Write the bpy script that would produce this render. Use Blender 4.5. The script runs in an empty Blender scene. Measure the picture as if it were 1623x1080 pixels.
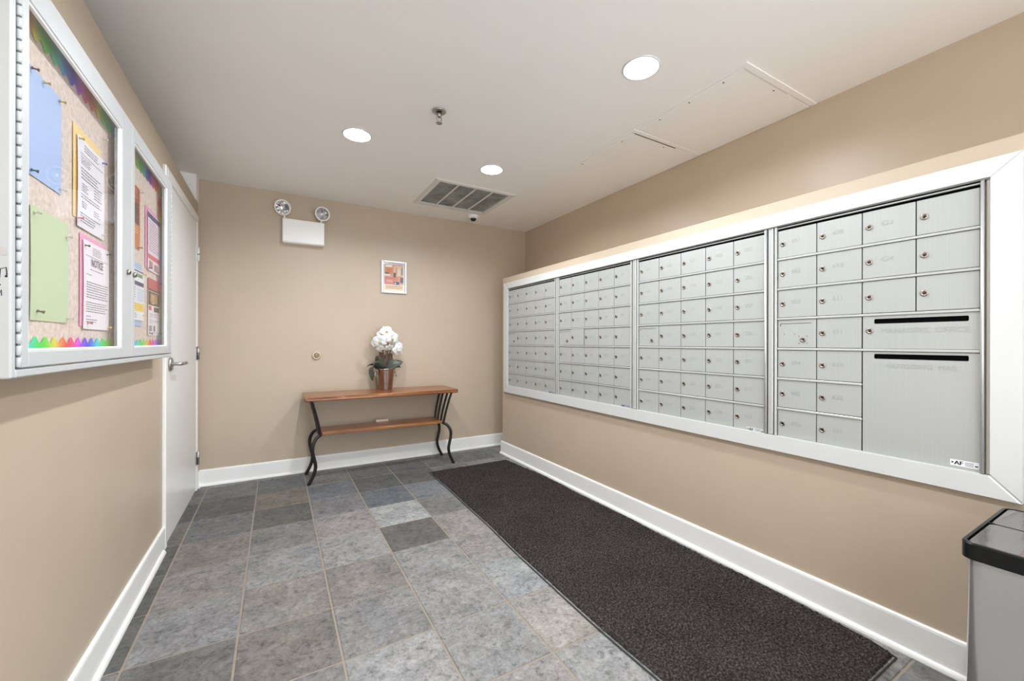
import bpy, bmesh, math, random
import numpy as np
from mathutils import Matrix, Vector
random.seed(7)
PI = math.pi
S = bpy.context.scene
COL = S.collection

def srgb(r, g, b):
    def f(c):
        c /= 255.0
        return c / 12.92 if c <= .04045 else ((c + .055) / 1.055) ** 2.4
    return (f(r), f(g), f(b), 1.0)

# ------------------------------------------------------------------ camera
H = 1.1477
F_PX = 647.38
YAW, ROLL = .52345, .00213
cam_d = bpy.data.cameras.new('camera')
cam_d.sensor_width = 36.0
cam_d.lens = F_PX / 1623 * 36
cam_d.shift_y = 3.53 / 1623
cam_d.clip_start = .02
cam = bpy.data.objects.new('camera', cam_d)
COL.objects.link(cam)
sy, cy = math.sin(YAW), math.cos(YAW)
fw, rt, up = Vector((sy, cy, 0)), Vector((cy, -sy, 0)), Vector((0, 0, 1))
cr, sr = math.cos(ROLL), math.sin(ROLL)
rt, up = cr * rt + sr * up, -sr * rt + cr * up
cam.matrix_world = Matrix(((rt.x, up.x, -fw.x, 0), (rt.y, up.y, -fw.y, 0), (rt.z, up.z, -fw.z, H), (0, 0, 0, 1)))
S.camera = cam

# ------------------------------------------------------------------ world, exposure
world = bpy.data.worlds.new('ambient_fill')  # uniform fill light added through the open rear to lift ceiling and walls
S.world = world
world.use_nodes = True
bg = world.node_tree.nodes['Background']
bg.inputs[0].default_value = (.94, .985, 1.05, 1)
bg.inputs[1].default_value = 2.0
LAMP_STRENGTH = 830.0
S.view_settings.view_transform = 'Standard'
S.view_settings.look = 'None'
S.view_settings.gamma = 1
S.view_settings.exposure = 0.9
S.view_settings.use_curve_mapping = False
try:
    S.cycles.use_denoising = True
    S.cycles.max_bounces = 10
    S.cycles.diffuse_bounces = 6
    S.cycles.caustics_reflective = False
    S.cycles.caustics_refractive = False
except Exception:
    pass

# ------------------------------------------------------------------ room measures (metres, camera at x=0,y=0)
XL, XR, XU, YB, ZC = -.5409, 2.0354, 2.5163, 4.0502, 2.44
ZL, YEND, ZF, HB, YR = 1.8145, 3.725, 2.247, .130, -1.1
XF, XC = -.465, -.500          # bulletin case front, cork face

# ------------------------------------------------------------------ materials
def mat(name, col, rough=.5, metal=0.0, spec=.5, emit=None, strength=0, coat=0):
    m = bpy.data.materials.new(name)
    m.use_nodes = True
    p = m.node_tree.nodes['Principled BSDF']
    p.inputs['Base Color'].default_value = col
    p.inputs['Roughness'].default_value = rough
    p.inputs['Metallic'].default_value = metal
    p.inputs['Specular IOR Level'].default_value = spec
    if coat:
        p.inputs['Coat Weight'].default_value = coat
        p.inputs['Coat Roughness'].default_value = .15
    if emit:
        p.inputs['Emission Color'].default_value = emit
        p.inputs['Emission Strength'].default_value = strength
    return m

def N(m, t, **kw):
    n = m.node_tree.nodes.new(t)
    for k, v in kw.items():
        if k in n.inputs.keys() if hasattr(n.inputs, 'keys') else False:
            n.inputs[k].default_value = v
        else:
            setattr(n, k, v)
    return n

def link(m, a, b):
    m.node_tree.links.new(a, b)

def pos(m, scale=(1, 1, 1)):
    g = N(m, 'ShaderNodeNewGeometry')
    mp = N(m, 'ShaderNodeMapping')
    mp.inputs['Scale'].default_value = scale
    link(m, g.outputs['Position'], mp.inputs['Vector'])
    return mp.outputs['Vector']

def noise(m, vec, scale, detail=4, rough=.55):
    n = N(m, 'ShaderNodeTexNoise')
    n.inputs['Scale'].default_value = scale
    n.inputs['Detail'].default_value = detail
    n.inputs['Roughness'].default_value = rough
    link(m, vec, n.inputs['Vector'])
    return n.outputs['Fac']

def ramp(m, fac, stops):
    r = N(m, 'ShaderNodeValToRGB')
    e = r.color_ramp.elements
    while len(e) < len(stops):
        e.new(.5)
    for i, (p, c) in enumerate(stops):
        e[i].position = p
        e[i].color = c
    link(m, fac, r.inputs['Fac'])
    return r.outputs['Color']

def bump(m, fac, strength=.2, dist=.002):
    b = N(m, 'ShaderNodeBump')
    b.inputs['Strength'].default_value = strength
    b.inputs['Distance'].default_value = dist
    link(m, fac, b.inputs['Height'])
    link(m, b.outputs['Normal'], m.node_tree.nodes['Principled BSDF'].inputs['Normal'])

def base(m, sock):
    link(m, sock, m.node_tree.nodes['Principled BSDF'].inputs['Base Color'])

def g(v):
    return (v, v, v, 1)

M = {}
def paint(name, col, rough, bs=.12, var=.06, scale=2.0):
    m = mat(name, col, rough)
    v = pos(m)
    c2 = tuple(c * (1 - var) for c in col[:3]) + (1,)
    base(m, ramp(m, noise(m, v, scale, 3), [(.3, c2), (.7, col)]))
    bump(m, noise(m, v, 110, 3), bs, .0015)
    M[name] = m
    return m
paint('wall_paint', srgb(189, 172, 150), .4)
paint('ceiling_paint', srgb(245, 243, 240), .45, .05, .02)
paint('trim_paint', srgb(236, 236, 232), .35, .06, .03, 6)
paint('door_paint', srgb(232, 232, 230), .32, .06, .02, 3)
paint('casing_paint', srgb(206, 207, 204), .35, .06, .03, 6)
paint('case_paint', srgb(188, 191, 190), .38, .05, .03, 8)
M['white_metal'] = mat('white_metal', srgb(246, 246, 243), .35)
M['vent_paint'] = mat('vent_paint', srgb(222, 219, 214), .45)
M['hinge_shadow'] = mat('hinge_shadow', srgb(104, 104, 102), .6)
M['dark'] = mat('dark', srgb(5, 5, 5), .9, spec=.05)
M['seam'] = mat('seam', srgb(60, 57, 54), .8)
M['chrome'] = mat('chrome', srgb(205, 203, 200), .22, 1)
M['satin_nickel'] = mat('satin_nickel', srgb(176, 175, 172), .36, 1)
M['lock_metal'] = mat('lock_metal', srgb(168, 158, 148), .3, 1)
M['grout'] = paint('grout', srgb(146, 135, 122), .85, .3, .15, 30)
# brushed aluminium of the mailboxes
m = mat('aluminium', srgb(196, 198, 194), .4, .12)
v = pos(m, (1, 260, 2.2))
nz = noise(m, v, 1.0, 3)
base(m, ramp(m, nz, [(.3, srgb(170, 172, 167)), (.7, srgb(175, 177, 172))]))
M['aluminium'] = m
M['aluminium_rail'] = mat('aluminium_rail', srgb(206, 208, 205), .3, .5)
M['engraving'] = mat('engraving', srgb(164, 166, 164), .45, .12)
M['engraving_faint'] = mat('engraving_faint', srgb(167, 169, 165), .42, .12)
# floor tiles: tint from the object's own colour, mottled clouds and pits
m = mat('slate_tile', g(.3), .55, spec=.3)
v = pos(m)
oi = N(m, 'ShaderNodeObjectInfo')
cl = ramp(m, noise(m, v, 7, 6, .65), [(.28, g(.70)), (.5, g(1.0)), (.75, g(1.24))])
def warped(m, v, wscale, amt):
    n = N(m, 'ShaderNodeTexNoise'); n.inputs['Scale'].default_value = wscale; n.inputs['Detail'].default_value = 3
    link(m, v, n.inputs['Vector'])
    a = N(m, 'ShaderNodeVectorMath', operation='MULTIPLY_ADD')
    a.inputs[1].default_value = (amt, amt, amt)
    link(m, n.outputs['Color'], a.inputs[0]); link(m, v, a.inputs[2])
    return a.outputs[0]
wv = warped(m, v, 14, .09)
p1 = ramp(m, noise(m, wv, 34, 8, .72), [(.34, g(.42)), (.45, g(.86)), (.56, g(1.05)), (.70, g(1.32))])
p2 = ramp(m, noise(m, warped(m, v, 40, .03), 85, 5, .7), [(.32, g(.68)), (.48, g(1)), (.7, g(1.18))])
wm = ramp(m, noise(m, v, 4.3, 3), [(.35, (.985, .995, 1.01, 1)), (.65, (1.02, 1.0, .975, 1))])
def mul(m, a, b):
    x = N(m, 'ShaderNodeMix', data_type='RGBA', blend_type='MULTIPLY')
    x.inputs['Factor'].default_value = 1
    link(m, a, x.inputs['A']); link(m, b, x.inputs['B'])
    return x.outputs['Result']
for s_ in ('A', 'B'):
    pass
def mulc(m, a, b):
    x = m.node_tree.nodes.new('ShaderNodeMix')
    x.data_type = 'RGBA'; x.blend_type = 'MULTIPLY'
    x.inputs[0].default_value = 1
    link(m, a, x.inputs[6]); link(m, b, x.inputs[7])
    return x.outputs[2]
base(m, mulc(m, mulc(m, mulc(m, mulc(m, oi.outputs['Color'], cl), p1), p2), wm))
bump(m, noise(m, v, 30, 6, .7), .35, .003)
M['slate_tile'] = m
# tan cork (pinkish fabric)
m = mat('cork', srgb(226, 206, 194), .9)
v = pos(m)
base(m, ramp(m, noise(m, v, 60, 5, .7), [(.35, srgb(206, 184, 170)), (.6, srgb(232, 214, 204))]))
bump(m, noise(m, v, 300, 3), .2, .001)
M['cork'] = m
# wood
m = mat('stained_wood', srgb(168, 98, 52), .34, coat=.3)
v = pos(m, (1.3, 16, 16))
base(m, ramp(m, noise(m, v, 2.2, 6, .65), [(.28, srgb(84, 46, 20)), (.5, srgb(140, 84, 42)), (.72, srgb(180, 122, 72))]))
M['stained_wood'] = m
M['pale_wood'] = mat('pale_wood', srgb(196, 144, 92), .6)
m = mat('black_iron', srgb(44, 42, 40), .38, .6)
M['black_iron'] = m
# carpet
m = mat('carpet_pile', srgb(80, 72, 71), .95, spec=.1)
v = pos(m)
base(m, mulc(m, ramp(m, noise(m, v, 120, 4, .65), [(.3, srgb(21, 18, 18)), (.5, srgb(47, 42, 41)), (.72, srgb(94, 86, 84))]),
              ramp(m, noise(m, v, 3.2, 4), [(.3, g(.82)), (.7, g(1.12))])))
M['carpet_pile'] = m
M['black_rubber'] = mat('black_rubber', srgb(30, 29, 29), .6)
# steel can
m = mat('brushed_steel', srgb(200, 200, 198), .22, .8)
v = pos(m, (1, 1, 1))
M['brushed_steel'] = m
M['black_plastic'] = mat('black_plastic', srgb(9, 10, 11), .3, spec=.35)
m = mat('smoked_lid', srgb(92, 87, 85), .1, spec=.9)
v = pos(m, (4, 14, 1))
bump(m, noise(m, v, 2.5, 4), .25, .004)
M['smoked_lid'] = m
# thin clear glass: mirror by Fresnel over see-through
def glass(name, tint, boost=1.0):
    m = bpy.data.materials.new(name)
    m.use_nodes = True
    t = m.node_tree
    t.nodes.clear()
    o = t.nodes.new('ShaderNodeOutputMaterial')
    mix = t.nodes.new('ShaderNodeMixShader')
    tr = t.nodes.new('ShaderNodeBsdfTransparent'); tr.inputs[0].default_value = tint
    gl = t.nodes.new('ShaderNodeBsdfGlossy'); gl.inputs['Roughness'].default_value = .01
    lw = t.nodes.new('ShaderNodeLayerWeight'); lw.inputs[0].default_value = .5
    pw = t.nodes.new('ShaderNodeMath'); pw.operation = 'POWER'; pw.inputs[1].default_value = 4.6
    fr = t.nodes.new('ShaderNodeMath'); fr.operation = 'MULTIPLY_ADD'; fr.inputs[1].default_value = .9; fr.inputs[2].default_value = .07
    t.links.new(lw.outputs['Facing'], pw.inputs[0]); t.links.new(pw.outputs[0], fr.inputs[0])
    t.links.new(fr.outputs[0], mix.inputs[0]); t.links.new(tr.outputs[0], mix.inputs[1])
    t.links.new(gl.outputs[0], mix.inputs[2]); t.links.new(mix.outputs[0], o.inputs[0])
    M[name] = m
glass('clear_glass', (.97, .98, .975, 1))
M['lamp_lens'] = mat('lamp_lens', g(.9), .5, emit=(.93, .98, 1.06, 1), strength=LAMP_STRENGTH)
M['reflector'] = mat('reflector', srgb(214, 214, 212), .35)
M['lamp_reflector'] = mat('lamp_reflector', srgb(226, 224, 224), .12, .9)
# leaves, petals
m = mat('orchid_leaf', srgb(72, 78, 68), .4)
M['orchid_leaf'] = m
M['petal'] = mat('petal', srgb(226, 226, 222), .6)
M['petal'].node_tree.nodes['Principled BSDF'].inputs['Subsurface Weight'].default_value = .15
M['orchid_lip'] = mat('orchid_lip', srgb(196, 176, 132), .5)
M['stem_brown'] = mat('stem_brown', srgb(104, 84, 68), .7)
M['stem_green'] = mat('stem_green', srgb(150, 150, 60), .6)
M['moss'] = mat('moss', srgb(58, 52, 42), .95)
M['pail'] = mat('pail', srgb(186, 184, 186), .2, 1)
# tinted by the object's own colour
m = mat('pin_plastic', g(.5), .25)
oi = N(m, 'ShaderNodeObjectInfo')
base(m, oi.outputs['Color'])
M['pin_plastic'] = m
# printed rainbow: colour attribute of the strip
m = mat('rainbow_print', g(.5), .6)
at = N(m, 'ShaderNodeAttribute', attribute_name='print')
base(m, at.outputs['Color'])
M['rainbow_print'] = m
_pc = {}
def ink(r, gg, b):
    k = 'ink_%d_%d_%d' % (r, gg, b)
    if k not in M:
        M[k] = mat(k, srgb(r, gg, b), .65, spec=.3)
    return M[k]

# ------------------------------------------------------------------ mesh building
W = {}
class MB:
    def __init__(s):
        s.v, s.f, s.mi, s.sm = [], [], [], []
    def add(s, vs, fs, mi=0, smooth=False):
        o = len(s.v)
        s.v += [tuple(p) for p in vs]
        for f in fs:
            s.f.append([i + o for i in f]); s.mi.append(mi); s.sm.append(smooth)
        return s
    def box(s, x0, x1, y0, y1, z0, z1, mi=0):
        vs = [(x, y, z) for z in (z0, z1) for y in (y0, y1) for x in (x0, x1)]
        return s.add(vs, [(0, 2, 3, 1), (4, 5, 7, 6), (0, 1, 5, 4), (2, 6, 7, 3), (0, 4, 6, 2), (1, 3, 7, 5)], mi)
    def cbox(s, x0, x1, y0, y1, z0, z1, c, mi=0):
        # box with chamfered edges
        c = min(c, (x1 - x0) * .49, (y1 - y0) * .49, (z1 - z0) * .49)
        bm = bmesh.new()
        vs = [bm.verts.new((x, y, z)) for z in (z0, z1) for y in (y0, y1) for x in (x0, x1)]
        for f in [(0, 2, 3, 1), (4, 5, 7, 6), (0, 1, 5, 4), (2, 6, 7, 3), (0, 4, 6, 2), (1, 3, 7, 5)]:
            bm.faces.new([vs[i] for i in f])
        bmesh.ops.bevel(bm, geom=list(bm.edges), offset=c, segments=1, affect='EDGES')
        bm.verts.index_update()
        s.add([v.co[:] for v in bm.verts], [[v.index for v in f.verts] for f in bm.faces], mi)
        bm.free()
        return s
    def lathe(s, prof, c, axis='z', seg=24, mi=0, smooth=True, dirv=None, cap=True):
        # prof: (radius, height along axis)
        if dirv is None:
            dirv = {'x': (1, 0, 0), 'y': (0, 1, 0), 'z': (0, 0, 1)}[axis]
        d = Vector(dirv).normalized()
        a = d.orthogonal().normalized(); b = d.cross(a)
        c = Vector(c)
        vs, fs = [], []
        for r, h in prof:
            for k in range(seg):
                t = 2 * PI * k / seg
                vs.append(c + d * h + (a * math.cos(t) + b * math.sin(t)) * r)
        for i in range(len(prof) - 1):
            for k in range(seg):
                k2 = (k + 1) % seg
                fs.append((i * seg + k, i * seg + k2, (i + 1) * seg + k2, (i + 1) * seg + k))
        s.add(vs, fs, mi, smooth)
        if cap:
            n = len(s.v) - len(vs)
            if prof[0][0] > 1e-6:
                s.f.append([n + k for k in range(seg)][::-1]); s.mi.append(mi); s.sm.append(False)
            if prof[-1][0] > 1e-6:
                q = n + (len(prof) - 1) * seg
                s.f.append([q + k for k in range(seg)]); s.mi.append(mi); s.sm.append(False)
        return s
    def tube(s, pts, r, seg=10, mi=0, flat=None):
        # sweep a circle (or an ellipse flat=(ra, rb)) along a polyline
        P = [Vector(p) for p in pts]
        rs = r if isinstance(r, (list, tuple)) else [r] * len(P)
        vs, fs = [], []
        ref = Vector((0, 1, 0))
        for i, p in enumerate(P):
            t = (P[min(i + 1, len(P) - 1)] - P[max(i - 1, 0)]).normalized()
            a = ref - t * ref.dot(t)
            if a.length < 1e-3:
                a = Vector((1, 0, 0)) - t * t.x
            a.normalize(); b = t.cross(a)
            for k in range(seg):
                w = 2 * PI * k / seg
                ra, rb = (rs[i], rs[i]) if flat is None else flat
                vs.append(p + a * math.cos(w) * ra + b * math.sin(w) * rb)
        for i in range(len(P) - 1):
            for k in range(seg):
                k2 = (k + 1) % seg
                fs.append((i * seg + k, i * seg + k2, (i + 1) * seg + k2, (i + 1) * seg + k))
        n = len(P) - 1
        s.add(vs, fs, mi, True)
        o = len(s.v) - len(vs)
        s.f.append([o + k for k in range(seg)][::-1]); s.mi.append(mi); s.sm.append(False)
        s.f.append([o + n * seg + k for k in range(seg)]); s.mi.append(mi); s.sm.append(False)
        return s
    def slab(s, loop, z0, z1, c=0.0, mi=0, inset_bottom=False):
        # prism over a plan outline (list of x,y) with a chamfered top rim
        n = len(loop)
        cx = sum(p[0] for p in loop) / n; cyy = sum(p[1] for p in loop) / n
        def ins(p, d):
            vx, vy = p[0] - cx, p[1] - cyy
            l = math.hypot(vx, vy)
            return (p[0] - vx / l * d, p[1] - vy / l * d)
        rings = [[(x, y, z0) for x, y in loop], [(x, y, z1 - c) for x, y in loop]]
        if c:
            rings.append([(*ins(p, c), z1) for p in loop])
        vs = [p for r in rings for p in r]
        fs = []
        for i in range(len(rings) - 1):
            q = [r for r in rings[i]] + [r for r in rings[i + 1]]
            s.add(q, [(k, (k + 1) % n, n + (k + 1) % n, n + k) for k in range(n)], mi, True)
        s.add(rings[-1], [[k for k in range(n)]], mi)
        return s.add(rings[0], [[k for k in range(n)][::-1]], mi)
    def grid(s, fn, nu, nv, mi=0, smooth=True, closed=False):
        vs = [fn(i / nu, j / nv) for j in range(nv + 1) for i in range(nu + 1)]
        fs = [(j * (nu + 1) + i, j * (nu + 1) + i + 1, (j + 1) * (nu + 1) + i + 1, (j + 1) * (nu + 1) + i)
              for j in range(nv) for i in range(nu)]
        return s.add(vs, fs, mi, smooth)
    def build(s, name, mats, parent=None, loc=None):
        if not isinstance(mats, (list, tuple)):
            mats = [mats]
        pl = W.get(parent.name, Vector((0, 0, 0))) if parent else Vector((0, 0, 0))
        wl = Vector(loc) if loc is not None else pl
        me = bpy.data.meshes.new(name)
        me.from_pydata([(x - wl.x, y - wl.y, z - wl.z) for x, y, z in s.v], [], s.f)
        for m in mats:
            me.materials.append(M[m] if isinstance(m, str) else m)
        me.polygons.foreach_set('material_index', s.mi)
        me.polygons.foreach_set('use_smooth', s.sm)
        me.update()
        o = bpy.data.objects.new(name, me)
        COL.objects.link(o)
        if parent:
            o.parent = parent
        o.location = wl - pl
        W[o.name] = wl
        return o

def tag(o, label, cat, group=None):
    o['label'] = label; o['category'] = cat
    if group:
        o['group'] = group
    return o

def thing(name, label, cat, loc, group=None):
    o = bpy.data.objects.new(name, None)
    o.empty_display_size = .05
    COL.objects.link(o)
    o.location = loc
    W[o.name] = Vector(loc)
    return tag(o, label, cat, group)

def struct(o):
    o['kind'] = 'structure'
    return o

def inst(name, mesh, loc, parent=None, color=None, mats=None):
    o = bpy.data.objects.new(name, mesh)
    COL.objects.link(o)
    pl = W.get(parent.name, Vector((0, 0, 0))) if parent else Vector((0, 0, 0))
    if parent:
        o.parent = parent
    o.location = Vector(loc) - pl
    W[o.name] = Vector(loc)
    if color:
        o.color = color
    return o

_txt = {}
def text_into(mb, s, origin, ax, ay, an, size, depth=.0004, mi=0, align='LEFT'):
    k = (s, align)
    if k not in _txt:
        cu = bpy.data.curves.new('t', 'FONT')
        cu.body = s; cu.size = 1; cu.resolution_u = 2; cu.extrude = .5; cu.align_x = align
        ob = bpy.data.objects.new('t', cu)
        COL.objects.link(ob)
        dg = bpy.context.evaluated_depsgraph_get()
        me = bpy.data.meshes.new_from_object(ob.evaluated_get(dg))
        _txt[k] = ([v.co[:] for v in me.vertices], [list(p.vertices) for p in me.polygons])
        bpy.data.objects.remove(ob); bpy.data.curves.remove(cu); bpy.data.meshes.remove(me)
    vs, fs = _txt[k]
    o, ax, ay, an = Vector(origin), Vector(ax), Vector(ay), Vector(an)
    mb.add([o + ax * (x * size) + ay * (y * size) + an * ((z + .5) * depth) for x, y, z in vs], fs, mi)

def smooth_path(pts, n=6):
    # Catmull-Rom through the points
    P = [Vector(p) for p in pts]
    P = [P[0] * 2 - P[1]] + P + [P[-1] * 2 - P[-2]]
    out = []
    for i in range(1, len(P) - 2):
        a, b, c, d = P[i - 1:i + 3]
        for k in range(n):
            t = k / n
            out.append(.5 * ((2 * b) + (c - a) * t + (2 * a - 5 * b + 4 * c - d) * t * t + (3 * b - a - 3 * c + d) * t ** 3))
    out.append(P[-2])
    return out

def rrect(x0, x1, y0, y1, r, n=5):
    out = []
    for cx, cyy, a0 in ((x1 - r, y1 - r, 0), (x0 + r, y1 - r, PI / 2), (x0 + r, y0 + r, PI), (x1 - r, y0 + r, 1.5 * PI)):
        for k in range(n + 1):
            a = a0 + PI / 2 * k / n
            out.append((cx + r * math.cos(a), cyy + r * math.sin(a)))
    return out

# ================================================================== ROOM SHELL
LAMPS = [(1.4819, 1.3604), (.4335, 2.6858), (1.3888, 2.718), (.45, 1.36), (.45, .03)]  # the last is an unseen lamp added over the camera for fill
VX0, VX1, VY0, VY1 = 1.135, 1.765, 3.115, 3.665      # vent opening
XA = -1.35                                          # far side of the void over the furred wall
bm = bmesh.new()
def loop_edges(pts):
    vs = [bm.verts.new((x, y, ZC)) for x, y in pts]
    for i in range(len(vs)):
        bm.edges.new((vs[i], vs[(i + 1) % len(vs)]))
loop_edges([(XA, YR), (XU, YR), (XU, YB), (XA, YB)])
for x, y in LAMPS:
    loop_edges([(x + .078 * math.cos(2 * PI * k / 32), y + .078 * math.sin(2 * PI * k / 32)) for k in range(32)])
loop_edges([(VX0, VY0), (VX1, VY0), (VX1, VY1), (VX0, VY1)])
bmesh.ops.triangle_fill(bm, use_beauty=True, use_dissolve=False, edges=list(bm.edges), normal=(0, 0, -1))
bm.verts.index_update()
mb = MB()
mb.add([v.co[:] for v in bm.verts], [[v.index for v in f.verts] for f in bm.faces])
bm.free()
ceiling = struct(mb.build('ceiling', 'ceiling_paint'))

struct(MB().box(XU, XU + .1, YR, YB + .1, 0, ZC + .2).build('wall_right', 'wall_paint'))
struct(MB().box(XA, XU + .1, YB, YB + .1, 0, ZC + .2).build('wall_back', 'wall_paint'))
# left wall, furred out and stopping short of the ceiling, with the door opening left out
DY0, DY1, DZ = 2.95, 3.935, 2.065       # door slab
FY0, FY1, FZ = 2.905, 3.995, 2.13       # frame outside
mb = MB().box(XL - .16, XL, YR, FY0 + .01, 0, ZF).box(XL - .16, XL, FY0 + .01, FY1 - .01, FZ - .01, ZF).box(XL - .16, XL, FY1 - .01, YB, 0, ZF)
struct(mb.build('wall_left', 'wall_paint'))
struct(MB().box(XA - .1, XA, YR, YB, ZF - .6, ZC + .2).build('wall_left_upper', 'ceiling_paint'))
struct(MB().box(XA, XL - .16, YR, YB, ZF - .7, ZF - .6).build('trim_6', 'ceiling_paint'))
struct(MB().box(XA, -.535, 3.935, YB, ZF, ZC).build('trim_1', 'ceiling_paint'))       # white block over the door corner
# lower right wall that carries the mailboxes
struct(MB().cbox(XR, XU, YR, YEND, 0, ZL, .006).build('wall_right_lower', 'wall_paint'))

# floor: grout bed with every tile an object of its own
floor = struct(MB().box(XL - .02, XU, YR, YB, -.06, -.003).build('floor', 'grout'))
PX, PY, X0, Y0, GAP = .3396, .3408, -.128, 1.917, .009
tint = {}
def tc(v, r=0, b=0):
    v *= .785
    return srgb(v + r + 1, v + .5, v + b - 2)
over = {(2, 5): tc(124), (2, 4): tc(116, -1, 0), (2, 3): tc(130, -4, 6), (2, 2): tc(188, -2, 0), (2, 1): tc(116, 2, 0), (2, 0): tc(160), (2, -1): tc(164), (2, -2): tc(160),  # per-tile tints; far rows also carry the dimmer light there as colour
        (1, 5): tc(136, 3, -2), (1, 4): tc(136, -3, 5), (1, 3): tc(146, 1, 2), (1, 2): tc(166, 3, 0), (1, 1): tc(170), (1, 0): tc(148, 3, -2), (1, -1): tc(152), (1, -2): tc(176), (1, -3): tc(150),
        (0, 5): tc(126, -2, 3), (0, 4): tc(134, 6, -5), (0, 3): tc(114, 0, -1), (0, 2): tc(146), (0, 1): tc(166, -1, 1), (0, 0): tc(152, 3, -2), (0, -1): tc(138, 3, -2), (0, -2): tc(150),
        (-1, 5): tc(132), (-1, 4): tc(114), (-1, 3): tc(132, -1, 2), (-1, 2): tc(142, 4, -2), (-1, 1): tc(154, 3, 0), (-1, 0): tc(158, -1, 2), (-1, -1): tc(128), (-1, -2): tc(132),
        (-2, 5): tc(130, 3, -2), (-2, 4): tc(112), (-2, 3): tc(128, 4, -2), (-2, 2): tc(106), (-2, 1): tc(110), (-2, 0): tc(112),
        (3, 5): tc(118), (3, 4): tc(118), (3, 3): tc(146, -3, 4), (3, 2): tc(142), (3, 1): tc(162, 4, -1), (3, 0): tc(160, 3, 0), (3, -1): tc(172, -2, 1), (3, -2): tc(174, 4, -3), (3, -3): tc(170),
        (4, 5): tc(128), (4, 4): tc(140, 3, -2), (5, 5): tc(130)}
full = None
for i in range(-2, 9):
    for j in range(-10, 7):
        x0, x1 = X0 + i * PX + GAP / 2, X0 + (i + 1) * PX - GAP / 2
        y0, y1 = Y0 + j * PY + GAP / 2, Y0 + (j + 1) * PY - GAP / 2
        x0c, x1c, y0c, y1c = max(x0, XL + .001), min(x1, XU), max(y0, YR), min(y1, YB - .001)
        if y0c > YEND - .02:
            pass
        elif x1c > XR - .001:
            x1c = XR - .001
        if x1c - x0c < .02 or y1c - y0c < .02 or y1c < -.5 and False:
            continue
        if j < -8:
            continue
        whole = abs(x1c - x1) + abs(x0c - x0) + abs(y0c - y0) + abs(y1c - y1) < 1e-6
        c = ((x0c + x1c) / 2, (y0c + y1c) / 2, -.0035)
        v = random.choice([142, 148, 152, 156, 160, 164])
        col = over.get((i, j), tc(v, random.choice([-2, 0, 2, 3]), random.choice([-2, 0, 2])))
        if whole and full:
            o = inst('tile', full, c, floor)
        else:
            t = MB().cbox(x0c, x1c, y0c, y1c, -.007, 0, .0022)
            o = t.build('tile', 'slate_tile', floor, c)
            if whole:
                full = o.data
        o.location.z += random.uniform(-.0004, .0003)
        o.color = col

# ---- baseboards: board plus quarter-round shoe
def baseboard(name, axis, a0, a1, face, sgn, shoe_ends=(0, 0)):
    # axis 'y': runs along y on plane x=face, sgn = direction into the room
    t = .012
    prof = [(0, 0), (t, 0), (t, HB - .012), (t * .85, HB - .004), (t * .45, HB), (0, HB)]
    def run(pr, b0, b1, nm, mt, par):
        n = len(pr)
        vs = []
        for b in (b0, b1):
            for d, z in pr:
                vs.append((face + sgn * d, b, z) if axis == 'y' else (b, face + sgn * d, z))
        fs = [(k, (k + 1) % n, n + (k + 1) % n, n + k) for k in range(n)] + [list(range(n))[::-1], [n + k for k in range(n)]]
        q = MB().add(vs, fs)
        return q.build(nm, mt, par)
    b = struct(run(prof, a0, a1, name, 'trim_paint', None))
    sh = [(t, 0)] + [(t + .014 * math.cos(k * PI / 10), .02 * math.sin(k * PI / 10)) for k in range(6)]
    run(sh, a0 + shoe_ends[0], a1 + shoe_ends[1], 'shoe_molding', 'trim_paint', b)
    return b
baseboard('baseboard_left', 'y', YR, FY0 + .0, XL, 1, (0, -.045))
baseboard('baseboard_back', 'x', XL + .012, 2.42, YB, -1)
baseboard('baseboard_right', 'y', YR, YEND + .012, XR, -1)
baseboard('baseboard_corner', 'y', FY1, YB - .012, XL, 1)

# ---- door_1
door = thing('door_1', 'white flush door in a white frame beside the bulletin board', 'door', (XL, 3.44, 0))
del door['category']; del door['label']
struct(door)
f = MB()
xo = XL + .014
f.cbox(XL - .1, xo, FY0, DY0 - .003, 0, FZ, .004).cbox(XL - .1, xo, DY1 + .003, FY1, 0, FZ, .004).cbox(XL - .1, xo, DY0 - .003, DY1 + .003, DZ + .003, FZ, .004)
f.build('door_frame', 'trim_paint', door)
MB().cbox(XL - .036, XL + .008, DY0, DY1, .012, DZ, .003).build('door_panel', 'door_paint', door)
for z in (1.825, 1.062, .252):
    hg = MB().lathe([(.0, -.052), (.008, -.05), (.008, .05), (.0, .052)], (XL + .02, DY1 + .006, z), 'z', 12)
    hg.box(XL + .0085, XL + .013, DY1 - .028, DY1 + .006, z - .05, z + .05)
    h = hg.build('hinge', 'satin_nickel' if z < 1.5 else 'trim_paint', door)
    MB().lathe([(.0085, -.003), (.0085, .003)], (XL + .02, DY1 + .006, z), 'z', 12).build('hinge_joint', 'seam', h)
ly, lz = 3.03, 1.02
lv = MB().lathe([(.0, 0), (.039, 0), (.039, .009), (.034, .013), (0, .013)], (XL + .008, ly, lz), 'x', 28)
lr = lv.build('lever_rose', 'satin_nickel', door)
lp = smooth_path([(XL + .018, ly, lz), (XL + .05, ly, lz), (XL + .062, ly + .012, lz), (XL + .064, ly + .05, lz), (XL + .064, ly + .135, lz)], 5)
MB().tube(lp, .0095, 12).build('lever_handle', 'satin_nickel', lr)
MB().cbox(XL + .0085, XL + .0105, DY0 + .0005, DY0 + .012, lz - .06, lz + .06, .0005).build('latch_plate', 'satin_nickel', door)

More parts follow.
